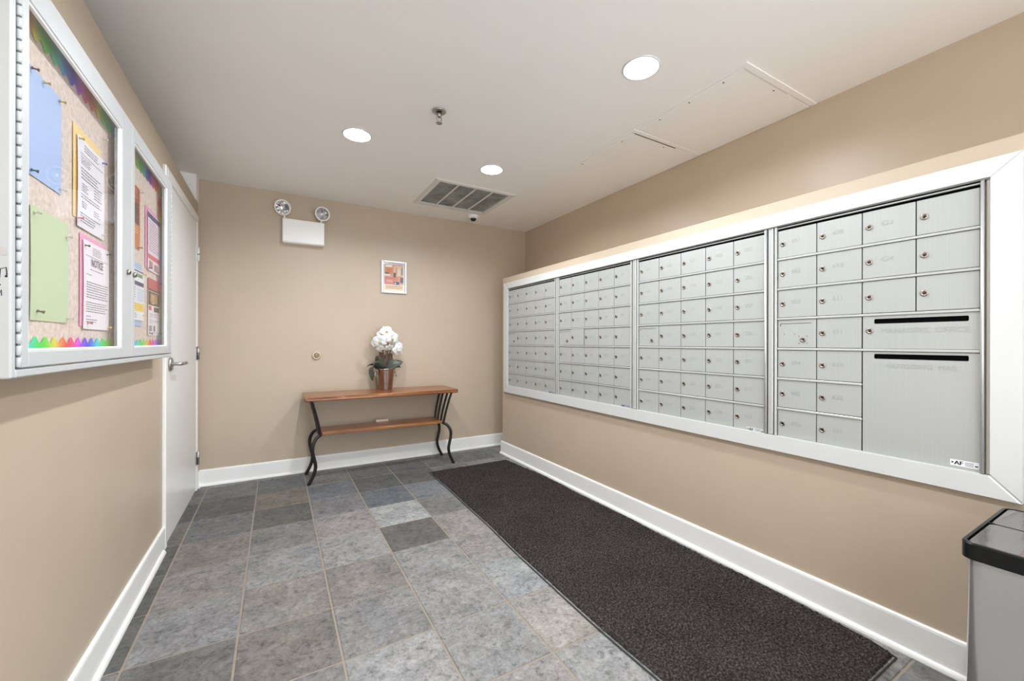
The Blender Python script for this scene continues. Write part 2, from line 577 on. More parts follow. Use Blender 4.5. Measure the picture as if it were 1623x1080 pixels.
# ================================================================== MAILBOX WALL
# white casing round the boxes
CY0, CY1, CZ0, CZ1 = .307, 3.66, .6465, 1.7536
IY0, IY1, IZ0, IZ1 = .374, 3.588, .7175, 1.692
XCF = XR - .022
cas = struct(thing('trim_2', '', '', (XR, (CY0 + CY1) / 2, CZ0)))
del cas['label']; del cas['category']
def casing(o4, nm='casing_board'):
    # o4: four (y,z) corners of the mitred board
    e = .003
    n = 4
    vs = [(XR - .0005, y, z) for y, z in o4] + [(XCF + e, y, z) for y, z in o4]
    cyy = sum(p[0] for p in o4) / 4; czz = sum(p[1] for p in o4) / 4
    vs += [(XCF, y + (cyy - y) * .004, z + (czz - z) * .012 + 0) for y, z in o4]
    fs = []
    for r in range(2):
        for k in range(4):
            fs.append((r * 4 + k, r * 4 + (k + 1) % 4, r * 4 + 4 + (k + 1) % 4, r * 4 + 4 + k))
    fs += [(8, 9, 10, 11), (3, 2, 1, 0)]
    return MB().add(vs, fs).build(nm, 'casing_paint', cas)
gp = .0006
casing([(CY1, CZ1), (CY0, CZ1), (IY0, IZ1 + gp), (IY1, IZ1 + gp)])
casing([(CY1, CZ0), (CY0, CZ0), (IY0, IZ0 - gp), (IY1, IZ0 - gp)])
casing([(CY1, CZ0 + gp), (CY1, CZ1 - gp), (IY1, IZ1), (IY1, IZ0)])
casing([(CY0, CZ0 + gp), (CY0, CZ1 - gp), (IY0, IZ1), (IY0, IZ0)])

XD = XR - .0065          # door faces
XM = XR - .0115          # module frame faces
MODS = [(3.590, 2.782), (2.742, 1.934), (1.886, 1.079), (1.043, .388)]
ZT, PZ = 1.6752, .1382
AXR, AYR, ANR = (0, -1, 0), (0, 0, 1), (-1, 0, 0)
mlabel = ['brushed aluminium mailbox bank farthest along the wall, next to the back corner',
          'brushed aluminium mailbox bank with one paler door, second from the back corner',
          'brushed aluminium mailbox bank just left of the one with letter slots',
          'aluminium mailbox bank with two black letter slots and a large outgoing panel']
mats_door = ['aluminium', 'dark', 'engraving']
def lock_mesh(r):
    q = MB()
    q.lathe([(r, 0), (r, .0025), (r * .82, .004), (r * .6, .004), (r * .56, .0032), (0, .0032)], (0, 0, 0), dirv=(-1, 0, 0), seg=16)
    q.box(-.0045, -.003, -r * .42, r * .42, -.0011, .0011, 1)
    q.box(-.0045, -.003, -.0016, .0016, -r * .3, .0011, 1)
    me = q.build('lock', ['lock_metal', 'dark'])
    d = me.data
    bpy.data.objects.remove(me)
    return d
LOCK = lock_mesh(.0112)
def door_mesh(w, h):
    q = MB().cbox(0, .0045, -w / 2, w / 2, -h / 2, h / 2, .0014)
    o = q.build('mailbox_door', mats_door); d = o.data
    bpy.data.objects.remove(o)
    return d
numsets = {0: '2', 1: '3', 2: '5', 3: '6'}
for k, (ya, yb) in enumerate(MODS):
    ncol = 5 if k < 3 else 4
    mod = thing('mailbox_bank', mlabel[k], 'mailboxes', (XR, (ya + yb) / 2, .71), 'mailbox banks in the white casing')
    MB().box(XR - .0022, XR - .0004, yb, ya, .708, 1.690).build('backing', 'dark', mod)
    fr = MB()
    z0, z1 = .7185, 1.6885
    w = .009
    fr.cbox(XM - .004, XR - .0022, ya - w, ya, z0, z1, .0015).cbox(XM - .004, XR - .0022, yb, yb + w, z0, z1, .0015)
    fr.cbox(XM, XR - .0022, yb + w, ya - w, ZT + .003, ZT + .0085, .0012)
    fr.cbox(XM, XR - .0022, yb + w, ya - w, z0, ZT - 7 * PZ + .006 + .0, .0012)
    fr.build('frame', 'aluminium_rail', mod)
    if k in (2, 3):
        MB().tube([(XM - .006, yb + .004, z0 + .002), (XM - .006, yb + .004, z1 - .004)], .0045, 8).build('hinge_rod', 'aluminium_rail', mod)
    yl, yr = ya - w - .001, yb + w + .001
    pc = (yl - yr) / ncol
    # horizontal rails between the rows
    for r in range(1, 7):
        z = ZT - r * PZ
        e = yr
        if k == 3 and r >= 5:
            e = yl - 2 * pc
        MB().cbox(XM + .0005, XR - .0022, e, yl, z - .0052, z + .0042, .0014).build('rail', 'aluminium_rail', mod)
    dh = PZ - .0125
    dm = door_mesh(pc - .0032, dh)
    for c in range(ncol):
        for r in range(7):
            yc, zc = yl - (c + .5) * pc, ZT - (r + .5) * PZ + .0
            if k == 3 and c >= 2 and r >= 3:
                continue
            if r == 3 and c == 0:
                # carrier's master lock panel
                q = MB().cbox(XD, XD + .0045, yc - pc / 2 + .002, yc + pc / 2 - .002, zc - dh / 2, zc + dh / 2, .0014)
                q.box(XD - .0004, XD, yc - pc * .38, yc + pc * .42, zc + dh * .36, zc + dh * .375, 1)
                q.box(XD - .0004, XD, yc + pc * .405, yc + pc * .42, zc + dh * .27, zc + dh * .375, 1)
                ky, kz = yc - pc * .17, zc - dh * .22
                dots = [(-.016, .016), (.016, .016), (-.016, -.016), (.016, -.016), (.034, .026), (.077, .026)] if k > 1 else []
                for dy, dz in dots:
                    q.lathe([(.0018, 0), (.0018, .0006)], (XD, ky + dy * (1 if dy < .03 else 1), kz + dz), dirv=(-1, 0, 0), seg=8, mi=1)
                md = q.build('master_panel', mats_door, mod)
                inst('lock', LOCK, (XD, ky, kz), md)
                continue
            dx = XD
            if k == 1 and r == 3 and c == 1:
                dx = XD - .004        # the paler, slightly proud door
            d = inst('mailbox_door', dm, (dx, yc, zc), mod)
            if k == 1 and r == 3 and c == 1:
                d['label'] = 'paler door standing slightly proud of its neighbours'
            ky = yc + pc / 2 - .0225
            inst('lock', LOCK, (dx, ky, zc), d)
            if k == 3 and c == 3:
                continue
            n = numsets[k] + '%02d' % ((c * 7 + r) % 24 + 1)
            if k == 3:
                n = {(2, 0): '623', (2, 1): '624', (1, 1): '618', (1, 2): '611', (1, 4): '610', (1, 5): '622', (1, 6): '621',
                     (0, 4): '604', (0, 5): '605', (0, 6): '606'}.get((c, r), n)
                if (c, r) == (2, 2):
                    continue
            t = MB()
            text_into(t, n, (dx - .0002, yc + pc / 2 - .058, zc - .002), AXR, AYR, ANR, .026, .0006)
            t.build('door_number', 'engraving' if k == 3 else 'engraving_faint', d)
    # maker's sticker
    if k == 3:
        y1s, y2s, zs = .4678, .4000, .7365
    else:
        y1s, y2s, zs = yr + .088, yr + .006, ZT - 7 * PZ + .014
    q = MB().box(XD - .0006, XD - .0001, y2s, y1s, zs - .009, zs + .012)
    L_ = y1s - y2s
    q.lathe([(.0028, 0), (.0028, .0003)], (XD - .0006, y1s - .08 * L_, zs + .002), dirv=(-1, 0, 0), seg=8, mi=1)
    for oy in (0, .0006, .0012):
        text_into(q, 'AF', (XD - .0006, y1s - .14 * L_ - oy, zs - .0045), AXR, AYR, ANR, .0185, .0003, 1)
    for a in range(3):
        q.box(XD - .0008, XD - .0006, y2s + .18 * L_, y1s - .52 * L_, zs - .005 + a * .005, zs - .003 + a * .005, 2)
    q.box(XD - .0008, XD - .0006, y2s + .03 * L_, y2s + .14 * L_, zs - .003, zs + .001, 1)
    q.build('maker_sticker', [(ink(150, 152, 166), ink(150, 152, 166), ink(196, 197, 196), ink(226, 226, 228))[k], ink(30, 28, 50), ink(120, 120, 122)], mod)
    if k == 3:
        # manager's slot panel and the large outgoing-mail panel, each with a real slot cut through
        def slot_panel(name, y1, y0, z1, z0, sz):
            bmx = bmesh.new()
            def lp(pts, x):
                vs = [bmx.verts.new((x, a, b)) for a, b in pts]
                return [bmx.edges.new((vs[i], vs[(i + 1) % len(vs)])) for i in range(len(vs))], vs
            outer = [(y0, z0), (y1, z0), (y1, z1), (y0, z1)]
            sl = rrect(.4240, .6775, sz - .0095, sz + .0095, .004, 3)
            e1, v1 = lp(outer, XD); e2, v2 = lp(sl, XD)
            bmesh.ops.triangle_fill(bmx, use_beauty=True, edges=e1 + e2, normal=(-1, 0, 0))
            for vv, d in ((v1, 1), (v2, 1)):
                b_ = [bmx.verts.new((XR - .0024, p.co.y, p.co.z)) for p in vv]
                for i in range(len(vv)):
                    j = (i + 1) % len(vv)
                    bmx.faces.new((vv[i], vv[j], b_[j], b_[i]))
            bmx.verts.index_update()
            q = MB().add([p.co[:] for p in bmx.verts], [[p.index for p in f_.verts] for f_ in bmx.faces])
            bmx.free()
            return q.build(name, 'aluminium', mod)
        ysplit = yl - 2 * pc - .003
        p1 = slot_panel('slot_panel', ysplit, yr, ZT - 3 * PZ - .006, ZT - 4 * PZ + .0055, 1.2340)
        inst('lock', LOCK, (XD, ysplit - .0215, 1.1970), p1)
        t = MB(); text_into(t, 'MANAGERS  OFFICE', (XD - .0002, .6568, 1.1885), AXR, AYR, ANR, .0262, .0006)
        t.build('engraved_lettering', 'engraving', p1)
        p2 = slot_panel('outgoing_panel', ysplit, yr, ZT - 4 * PZ - .007, ZT - 7 * PZ + .006, 1.0975)
        t = MB(); text_into(t, 'OUTGOING  MAIL', (XD - .0002, .640, 1.0545), AXR, AYR, ANR, .0235, .0006)
        t.build('engraved_lettering', 'engraving', p2)
        MB().cbox(XM + .001, XR - .0022, yr, ysplit, ZT - 4 * PZ - .0045, ZT - 4 * PZ + .0035, .001).build('rail', 'aluminium_rail', mod)
# mullions filling between the banks
for a, b in ((MODS[0][1], MODS[1][0]), (MODS[1][1], MODS[2][0]), (MODS[2][1], MODS[3][0])):
    c = (a + b) / 2
    MB().cbox(XR - .014, XR - .0005, c - (a - b) * .30, c + (a - b) * .30, .719, 1.689, .002).build('mullion', 'aluminium_rail', cas)
MB().box(XR - .004, XR - .0023, MODS[0][0], IY1, .719, 1.690).build('filler_strip', 'aluminium_rail', cas)
MB().box(XR - .0075, XR - .0023, IY0 + .001, MODS[3][1] - .004, .719, 1.689).build('filler_strip', 'aluminium_rail', cas)
MB().box(XR - .014, XR - .0023, IY0, IY1, 1.6895, 1.6918).build('filler_strip', 'aluminium_rail', cas)

# ================================================================== CONSOLE TABLE
table = thing('console_table', 'narrow console table with orange-brown wooden top, lower shelf and curved black iron legs', 'table', (.845, 3.8, 0))
TZ = .708
q = MB().cbox(.195, 1.495, 3.602, 4.012, TZ - .034, TZ, .007)
top = q.build('tabletop', 'stained_wood', table)
q = MB()
random.seed(3)
for i in range(44):
    a = random.uniform(.2, 1.46); l = random.choice([.02, .05, .09, .16])
    q.box(a, min(a + l, 1.488), 3.6015, 3.6025, TZ - .0095, TZ - .0072 + random.uniform(0, .0008))
for a in (.44, .475, .487, .61):
    q.box(a, a + .0018, 3.6012, 3.6020, TZ - .028, TZ - .008)
q.box(.2, .21, 3.604, 3.609, TZ - .006, TZ - .003)
q.build('pale_edge', 'pale_wood', top)  # paler dashes and ticks along the tabletop's front edge
MB().cbox(.326, 1.364, 3.682, 3.955, .383, .405, .003).build('shelf', 'stained_wood', table)
def mir(x, s):
    return x if s < 0 else 1.69 - x
for s_ in (-1, 1):
    ys = [3.65, 3.745, 3.855, 3.955]
    for yy in ys:
        yb_ = 3.82 + (yy - 3.82) * .82
        pth = smooth_path([(mir(.247, s_), yy, TZ - .035), (mir(.268, s_), yy + (yb_ - yy) * .3, .60), (mir(.293, s_), yy + (yb_ - yy) * .65, .50), (mir(.309, s_), yb_, .415), (mir(.314, s_), yb_, .385)], 5)
        MB().tube(pth, .009, 8, flat=(.0125, .0105)).build('curved_bar', 'black_iron', table)
    MB().cbox(min(mir(.302, s_), mir(.326, s_)), max(mir(.302, s_), mir(.326, s_)), 3.675, 3.962, .376, .392, .003).build('shelf_bracket', 'black_iron', table)
    MB().cbox(min(mir(.235, s_), mir(.258, s_)), max(mir(.235, s_), mir(.258, s_)), 3.64, 3.965, TZ - .04, TZ - .034, .002).build('top_bracket', 'black_iron', table)
    for yy, y2 in ((3.645, 3.69), (3.962, 3.945)):
        pth = smooth_path([(mir(.316, s_), y2, .386), (mir(.282, s_), (yy + y2) / 2, .364), (mir(.258, s_), yy, .318), (mir(.2545, s_), yy, .265), (mir(.2665, s_), yy, .205), (mir(.2765, s_), yy, .15), (mir(.2685, s_), yy, .098), (mir(.249, s_), yy, .05), (mir(.224, s_), yy, .002)], 6)
        MB().tube(pth, .0135, 10).build('leg', 'black_iron', table)
tg = MB().cbox(.806, .918, 3.925, 3.945, .4055, .4275, .001).build('packet', ink(214, 196, 184), None, (.862, 3.935, .4055))
tag(tg, 'small pale pink packet lying at the back of the lower shelf of the console', 'packet')

# ================================================================== ORCHID
OX, OY = .888, 3.915
orch = thing('potted_orchid', 'white orchid with dark leaves in a shiny metal pail on the console table', 'plant', (OX, OY, TZ))
q = MB().lathe([(.0, 0), (.058, 0), (.061, .004), (.088, .186), (.093, .192), (.093, .197), (.088, .197), (.084, .188), (.08, .165), (0, .165)], (OX, OY, TZ), 'z', 32)
pot = q.build('pail', 'pail', orch)
for s_ in (-1, 1):
    c = Vector((OX + s_ * .086, OY, TZ + .158))
    q = MB().lathe([(.012, 0), (.012, .006), (.007, .01), (0, .01)], c, dirv=(s_, 0, 0), seg=12)
    pr_ = [(c.x + s_ * (.012 + .004 * math.sin(a)), c.y + .022 * math.sin(a), c.z - .02 + .022 * math.cos(a)) for a in [2 * PI * i / 20 for i in range(21)]]
    q.tube(pr_, .0032, 6)
    q.build('pail_ring', 'chrome', pot)
MB().lathe([(0, .17), (.05, .18), (.08, .168)], (OX, OY, TZ), 'z', 20, cap=False).build('moss', 'moss', orch)
def leaf(p0, p1, p2, wd, twist=0.0):
    # curved blade through three points
    p0, p1, p2 = Vector(p0), Vector(p1), Vector(p2)
    def fn(u, v):
        t = v
        c = p0 * (1 - t) ** 2 + p1 * 2 * t * (1 - t) + p2 * t * t
        d = ((p1 - p0) * (1 - t) + (p2 - p1) * t).normalized()
        sd = d.cross(Vector((0, -.35, 1))).normalized()
        sd = (sd * math.cos(twist) + d.cross(sd) * math.sin(twist))
        nn = sd.cross(d).normalized()
        w = wd * (math.sin(PI * min(1, .12 + t * .88) ** .8) ** .7) if t < 1 else 0
        a = (u - .5) * 2
        return c + sd * a * w + nn * (abs(a) ** 1.5) * w * .35
    q = MB().grid(fn, 6, 10)
    o = q.build('leaf', 'orchid_leaf', orch)
    md = o.modifiers.new('thick', 'SOLIDIFY'); md.thickness = .003
    return o
zt = TZ + .185
leaf((OX - .01, OY - .02, zt), (OX + .03, OY - .09, zt + .06), (OX + .13, OY - .085, zt + .055), .058, .5)
leaf((OX - .03, OY, zt - .01), (OX - .09, OY - .04, zt + .1), (OX - .085, OY - .05, zt + .13), .034, .9)
leaf((OX - .04, OY, zt), (OX - .135, OY - .03, zt + .11), (OX - .125, OY - .03, zt - .1), .06, .9)
leaf((OX + .03, OY, zt), (OX + .1, OY - .01, zt + .08), (OX + .16, OY - .02, zt + .065), .034, .4)
leaf((OX + .03, OY + .02, zt), (OX + .09, OY + .03, zt + .05), (OX + .15, OY + .02, zt + .015), .034, .4)
leaf((OX - .03, OY + .01, zt), (OX - .13, OY, zt + .07), (OX - .165, OY - .01, zt + .035), .032, .6)
for i, (dx, dy, dz, br) in enumerate([(-.03, -.01, .3, 0), (.02, -.02, .33, 0), (.05, 0, .24, 0), (-.055, .01, .2, 0), (0, -.03, .22, 0)]):
    MB().tube(smooth_path([(OX + dx * .3, OY, zt - .02), (OX + dx * .8, OY + dy, zt + dz * .5), (OX + dx, OY + dy, zt + dz)], 5), .005, 6).build('stem', 'stem_brown', orch)
q = MB()
for a, b_, hh in ((-.052, .016, .12), (-.03, .022, .15), (.018, .026, .13), (.048, .02, .14), (.0, .02, .10)):
    q.grid(lambda u, v, a=a, b_=b_, hh=hh: Vector((OX + a + (u - .5) * .06 * (1 - .3 * v), OY + .0 + b_ - .02 * math.sin(u * PI), zt + .01 + v * hh)), 4, 4)
q.build('bark_sheath', 'stem_brown', orch)
def flower(c, n, r, roll=0.0):
    c, n = Vector(c), Vector(n).normalized()
    a = Vector((0, 0, 1)); a = (a - n * a.dot(n)).normalized(); b = n.cross(a)
    q = MB()
    spec = [(0, .62, 1.0), (PI * .72, .5, .98), (-PI * .72, .5, .98), (PI * .36, .92, 1.02), (-PI * .36, .92, 1.02)]
    for ang, wr, lr_ in spec:
        t = ang + roll
        d = a * math.cos(t) + b * math.sin(t); sd = -a * math.sin(t) + b * math.cos(t)
        def fn(u, v, d=d, sd=sd, wr=wr, lr_=lr_):
            w = wr * r * math.sin(PI * (v * .86 + .1)) ** .75 * .62
            uu = (u - .5) * 2
            return c + d * (v * r * lr_) + sd * uu * w + n * (.18 * r * math.sin(v * PI) - .1 * r * uu * uu + .05 * r * wr)
        q.grid(fn, 4, 5)
    o = q.build('flower', 'petal', orch)
    l = MB().lathe([(0, -.02 * r), (.16 * r, .08 * r), (.2 * r, .24 * r), (.1 * r, .4 * r), (0, .42 * r)], c - a * .08 * r, dirv=n - a * .5, seg=8)
    l.build('flower_lip', 'orchid_lip', o)
fz = lambda py: 1.285 - (py - 520) * .00585
fx = lambda px: OX + (px - 611.5) * .0056
for px, py, dy, nx, nz, r, ro in [(599, 541, -.09, -.45, -.15, .066, .2), (618, 536, -.10, .25, .05, .066, -.1), (611, 526, -.05, -.1, .55, .062, .5), (604, 532, -.04, -.5, .4, .055, 0),
                              (625, 540, -.05, .7, .1, .05, .3), (601, 553, -.06, -.3, -.7, .042, .6), (615, 552, -.06, .2, -.8, .045, .1), (632, 550, -.05, .6, .2, .05, 0),
                              (627, 555, -.08, .1, -.1, .045, .4), (632, 561, -.05, .4, -.5, .04, .8), (593, 545, -.06, -.9, -.1, .045, .3)]:
    flower((fx(px), OY + dy, fz(py)), (nx, -1, nz), r, ro)
q = MB().tube(smooth_path([(OX - .05, OY - .03, fz(540)), (OX - .1, OY - .04, fz(536)), (OX - .14, OY - .04, fz(537))], 4), .003, 6)
q.tube(smooth_path([(OX + .1, OY - .05, fz(565)), (OX + .095, OY - .06, fz(568)), (OX + .085, OY - .06, fz(571))], 4), .005, 6)
q.build('flower_bud', 'stem_green', orch)

# ================================================================== BACK WALL FITTINGS
# emergency light
em = thing('emergency_light', 'white twin-head emergency light mounted high on the back wall', 'light', (.205, YB, 2.0))
MB().cbox(.043, .369, YB - .075, YB - .0005, 2.003, 2.207, .006).build('housing', 'white_metal', em)
MB().box(.05, .362, YB - .0765, YB - .0752, 2.010, 2.014).build('cover_seam', 'vent_paint', em)
for cx, cz, dv, rr in ((.047, 2.297, (-.42, -1, -.42), .066), (.353, 2.288, (.18, -1, -.12), .063)):
    c = Vector((cx, YB - .062, cz)); d = Vector(dv).normalized()
    hd = MB().lathe([(0, -.055), (.03, -.052), (.055, -.03), (rr - .004, -.004), (rr, .002), (rr, .01), (rr - .004, .013), (rr - .01, .012), (rr - .012, .006)], c, dirv=d, seg=32, cap=False).build('lamp_head', 'white_metal', em)
    MB().lathe([(rr - .012, .006), (.045, -.012), (.028, -.024), (.014, -.03), (0, -.03)], c, dirv=d, seg=14, smooth=False, cap=False).build('lamp_bowl', 'lamp_reflector', hd)
    MB().lathe([(.009, -.03), (.009, -.006), (.006, -.001), (0, 0)], c, dirv=d, seg=10).build('bulb', 'white_metal', hd)
    MB().lathe([(rr - .011, .008), (.04, .0125), (0, .0145)], c, dirv=d, seg=28, cap=False).build('lens', 'clear_glass', hd)
    MB().tube([(cx + (.012 if cx < .2 else -.008), YB - .045, 2.2), (cx + (.012 if cx < .2 else -.008), YB - .045, cz - rr + .012)], .007, 10).build('neck', 'white_metal', em)

# framed print
pf = thing('framed_print', 'small silver-white framed colourful print hanging above the orchid', 'picture', (.997, YB, 1.63))
px0, px1, pz0, pz1 = .874, 1.120, 1.628, 1.944
q = MB()
bw = .02
for a in ((px0, px0 + bw, pz0, pz1), (px1 - bw, px1, pz0, pz1), (px0 + bw, px1 - bw, pz0, pz0 + bw), (px0 + bw, px1 - bw, pz1 - bw, pz1)):
    q.cbox(a[0], a[1], YB - .022, YB - .0005, a[2], a[3], .004)
q.build('frame', mat('silver_frame', srgb(224, 226, 226), .3, .35), pf)
pr = MB().box(px0 + bw, px1 - bw, YB - .008, YB - .004, pz0 + bw, pz1 - bw)
def patch(x0, x1, z0, z1, mi, d=0):
    X = lambda t: px0 + .032 + t * (px1 - px0 - .064)
    Z = lambda t: pz0 + .032 + t * (pz1 - pz0 - .064)
    pr.box(X(x0), X(x1), YB - .0086 - d * .0002, YB - .008, Z(z0), Z(z1), mi)
pals = [ink(236, 238, 240), ink(228, 158, 138), ink(232, 178, 84), ink(214, 108, 96), ink(238, 202, 172), ink(52, 60, 110), ink(96, 72, 72), ink(226, 134, 72), ink(244, 240, 236), ink(92, 70, 30)]
patch(0, 1, 0, 1, 1); patch(0, 1, 0, .2, 2, 1); patch(0, .5, .22, .5, 3, 1); patch(.5, 1, .55, .95, 4, 1); patch(0, .42, .62, .95, 7, 1); patch(.5, .78, .2, .33, 5, 2)
patch(.84, 1, .3, .5, 6, 2); patch(.0, .3, .55, .61, 8, 2); patch(.02, .25, .62, .68, 6, 3); patch(.47, .6, .5, .68, 6, 2); patch(.6, .64, .6, .9, 3, 2); patch(.74, .79, .55, .85, 8, 2)
patch(.9, .95, .6, .9, 6, 2); patch(.5, .72, .34, .5, 7, 2); patch(.54, .6, .22, .3, 8, 3); patch(.1, .45, .3, .4, 1, 2); patch(.05, .4, .88, .97, 8, 2); patch(.15, .3, .74, .8, 3, 2)
random.seed(5)
for row in (.125, .06):
    x = .08
    while x < .9:
        w = random.uniform(.06, .15)
        patch(x, min(x + w, .93), row, row + .035, 9, 3); x += w + .03
pr.build('print', pals, pf)
MB().box(px0 + bw, px1 - bw, YB - .0125, YB - .0105, pz0 + bw, pz1 - bw).build('pane', 'clear_glass', pf)

# wall bumper
bu = thing('wall_bumper', 'small round cream door bumper on the tan back wall', 'door stop', (.312, YB, 1.029))
MB().lathe([(0, .0005), (.036, .0005), (.036, .012), (.03, .02), (.024, .021), (.02, .012)], (.312, YB, 1.029), dirv=(0, -1, 0), seg=28, cap=False).build('flange', mat('bumper_cream', srgb(206, 190, 168), .35), bu)
MB().lathe([(0, .011), (.02, .011), (.017, .02), (.008, .022), (0, .022)], (.312, YB, 1.029), dirv=(0, -1, 0), seg=20).build('rubber_pad', mat('bumper_pad', srgb(150, 132, 96), .5), bu)

# ================================================================== CEILING FITTINGS
lamp_lab = {0: 'recessed round ceiling light nearest the camera, above the mailbox wall', 1: 'recessed round ceiling light on the left, above the middle of the tiled floor',
            2: 'recessed round ceiling light next to the air grille', 3: 'recessed ceiling light out of frame above the left of the camera',
            4: 'unseen recessed ceiling light added for fill directly over the camera', }
protos = None
for i, (x, y) in enumerate(LAMPS):
    t = thing('recessed_light', lamp_lab[i], 'ceiling light', (x, y, ZC), 'round recessed ceiling lights')
    if protos is None:
        a = MB().lathe([(.076, .004), (.076, -.003), (.08, -.005), (.086, -.003), (.088, -.0004), (.088, .0)], (x, y, ZC), 'z', 40, cap=False).build('trim_ring', 'reflector', t)
        b_ = MB().lathe([(.0765, .002), (.070, .013), (.052, .020), (.035, .0225), (.034, .06), (0, .06)], (x, y, ZC), 'z', 40, cap=False).build('reflector', 'reflector', t)
        c_ = MB().lathe([(.034, .021), (.026, .016), (0, .014)], (x, y, ZC), 'z', 32, cap=False).build('lens', 'lamp_lens', t)
        protos = (a, b_, c_)
    else:
        for p in protos:
            o = p.copy(); COL.objects.link(o); o.parent = t; o.location = p.location

sp = thing('fire_sprinkler', 'small grey metal fire sprinkler head hanging from the ceiling', 'sprinkler', (.784, 2.177, ZC))
MB().lathe([(0, 0), (.036, -.0005), (.038, -.004), (.034, -.008), (.016, -.009), (.014, -.004)], (.784, 2.177, ZC), 'z', 24, cap=False).build('escutcheon', 'satin_nickel', sp)
q = MB().lathe([(.012, -.004), (.012, -.03), (.009, -.034)], (.784, 2.177, ZC), 'z', 14)
for s_ in (-1, 1):
    q.tube(smooth_path([(.784 + s_ * .009, 2.177, ZC - .032), (.784 + s_ * .014, 2.177, ZC - .045), (.784 + s_ * .004, 2.177, ZC - .062)], 4), .0028, 6)
q.lathe([(.005, -.058), (.005, -.066)], (.784, 2.177, ZC), 'z', 10)
q.build('sprinkler_body', 'satin_nickel', sp)
MB().lathe([(.002, -.034), (.0026, -.058)], (.784, 2.177, ZC), 'z', 8).build('glass_bulb', 'chrome', sp)
MB().lathe([(.004, -.064), (.017, -.066), (.0175, -.069), (.004, -.07)], (.784, 2.177, ZC), 'z', 16).build('deflector', 'satin_nickel', sp)

vt = thing('air_return_grille', 'white-framed square air return grille with dusty grey filter in the ceiling', 'vent', (1.45, 3.39, ZC))
q = MB()
ox0, ox1, oy0, oy1 = 1.095, 1.803, 3.079, 3.705
for a in ((ox0, VX0, oy0, oy1), (VX1, ox1, oy0, oy1), (VX0, VX1, oy0, VY0), (VX0, VX1, VY1, oy1)):
    q.cbox(a[0], a[1], a[2], a[3], ZC - .007, ZC - .0003, .002)
q.build('grille_frame', 'vent_paint', vt)
q = MB()
e = .009
for a in ((ox0 - e, ox0 - .003, oy0 - e, oy1 + e), (ox1 + .003, ox1 + e, oy0 - e, oy1 + e), (ox0 - .003, ox1 + .003, oy0 - e, oy0 - .003), (ox0 - .003, ox1 + .003, oy1 + .003, oy1 + e)):
    q.box(a[0], a[1], a[2], a[3], ZC - .0045, ZC - .0003)
q.build('outer_flange', 'vent_paint', vt)
for kx in range(1, 4):
    x = VX0 + (VX1 - VX0) * kx / 4
    MB().cbox(x - .0075, x + .0075, VY0, VY1, ZC - .006, ZC + .003, .002).build('divider_bar', 'vent_paint', vt)
m = mat('dusty_filter', srgb(140, 140, 138), .95)
v = pos(m)
base(m, ramp(m, noise(m, v, 7, 5, .65), [(.3, srgb(112, 113, 111)), (.7, srgb(170, 171, 168))]))
bump(m, noise(m, v, 200, 2), .4, .003)
M['dusty_filter'] = m
q = MB()
for kx in range(60):
    x = VX0 + (VX1 - VX0) * kx / 60; x2 = VX0 + (VX1 - VX0) * (kx + 1) / 60; xm = (x + x2) / 2
    q.add([(x, VY0, ZC + .008), (x, VY1, ZC + .008), (xm, VY1, ZC + .004), (xm, VY0, ZC + .004), (x2, VY1, ZC + .008), (x2, VY0, ZC + .008)], [(0, 1, 2, 3), (3, 2, 4, 5)])
q.build('filter', 'dusty_filter', vt)
q = MB().box(VX0 - .004, VX0, VY0, VY1, ZC, ZC + .06).box(VX1, VX1 + .004, VY0, VY1, ZC, ZC + .06).box(VX0, VX1, VY0 - .004, VY0, ZC, ZC + .06).box(VX0, VX1, VY1, VY1 + .004, ZC, ZC + .06).box(VX0, VX1, VY0, VY1, ZC + .06, ZC + .064)
q.build('duct_box', 'vent_paint', vt)

cm = thing('dome_camera', 'small white dome security camera with black eye on the ceiling by the grille', 'camera', (1.735, 3.8, ZC))
MB().lathe([(.054, -.0004), (.054, -.012), (.05, -.022), (.036, -.03)], (1.735, 3.8, ZC), 'z', 28).build('base_ring', 'white_metal', cm)
MB().lathe([(.03, -.028), (.028, -.042), (.018, -.053), (0, -.057)], (1.735, 3.8, ZC), 'z', 24).build('dome', mat('dome_black', srgb(24, 23, 22), .12), cm)

def access(name, label, x0, x1, y0, y1, screws, dark_seam):
    t = thing(name, label, 'access panel', ((x0 + x1) / 2, (y0 + y1) / 2, ZC), 'white access panels in the ceiling')
    w = .03
    q = MB()
    q.cbox(x0, x1, y0, y0 + w, ZC - .005, ZC - .0003, .001).cbox(x0, x0 + w * .7, y0 + w, y1, ZC - .004, ZC - .0003, .001)
    q.build('panel_frame', 'ceiling_paint', t)
    p = MB().cbox(x0 + w * .7 + .002, x1 - .001, y0 + w + .006, y1 - .002, ZC - .0055, ZC - .0003, .001).build('panel_board', 'ceiling_paint', t)
    MB().box(x0 + w * .7 + .02, x0 + .42, y0 + w + .0005, y0 + w + .0055, ZC - .0062, ZC - .0050).build('seam_gap', 'seam' if dark_seam else 'vent_paint', t)
    for sx, sy_ in screws:
        MB().lathe([(.0045, 0), (.004, -.0012), (0, -.0015)], (sx, sy_, ZC - .0055), 'z', 8).build('screw', 'seam', p)
access('ceiling_access_panel', 'larger white access panel in the ceiling nearest the camera', 1.862, XU - .002, 1.083, 1.752, [(1.91, 1.42), (1.91, 1.226), (1.91, 1.613), (2.19, 1.1366)], False)
access('ceiling_access_panel', 'white ceiling access panel with an open dark seam, farther from the camera', 1.862, XU - .002, 1.765, 2.40, [(1.91, 1.908), (1.905, 2.293), (2.2, 1.826)], True)

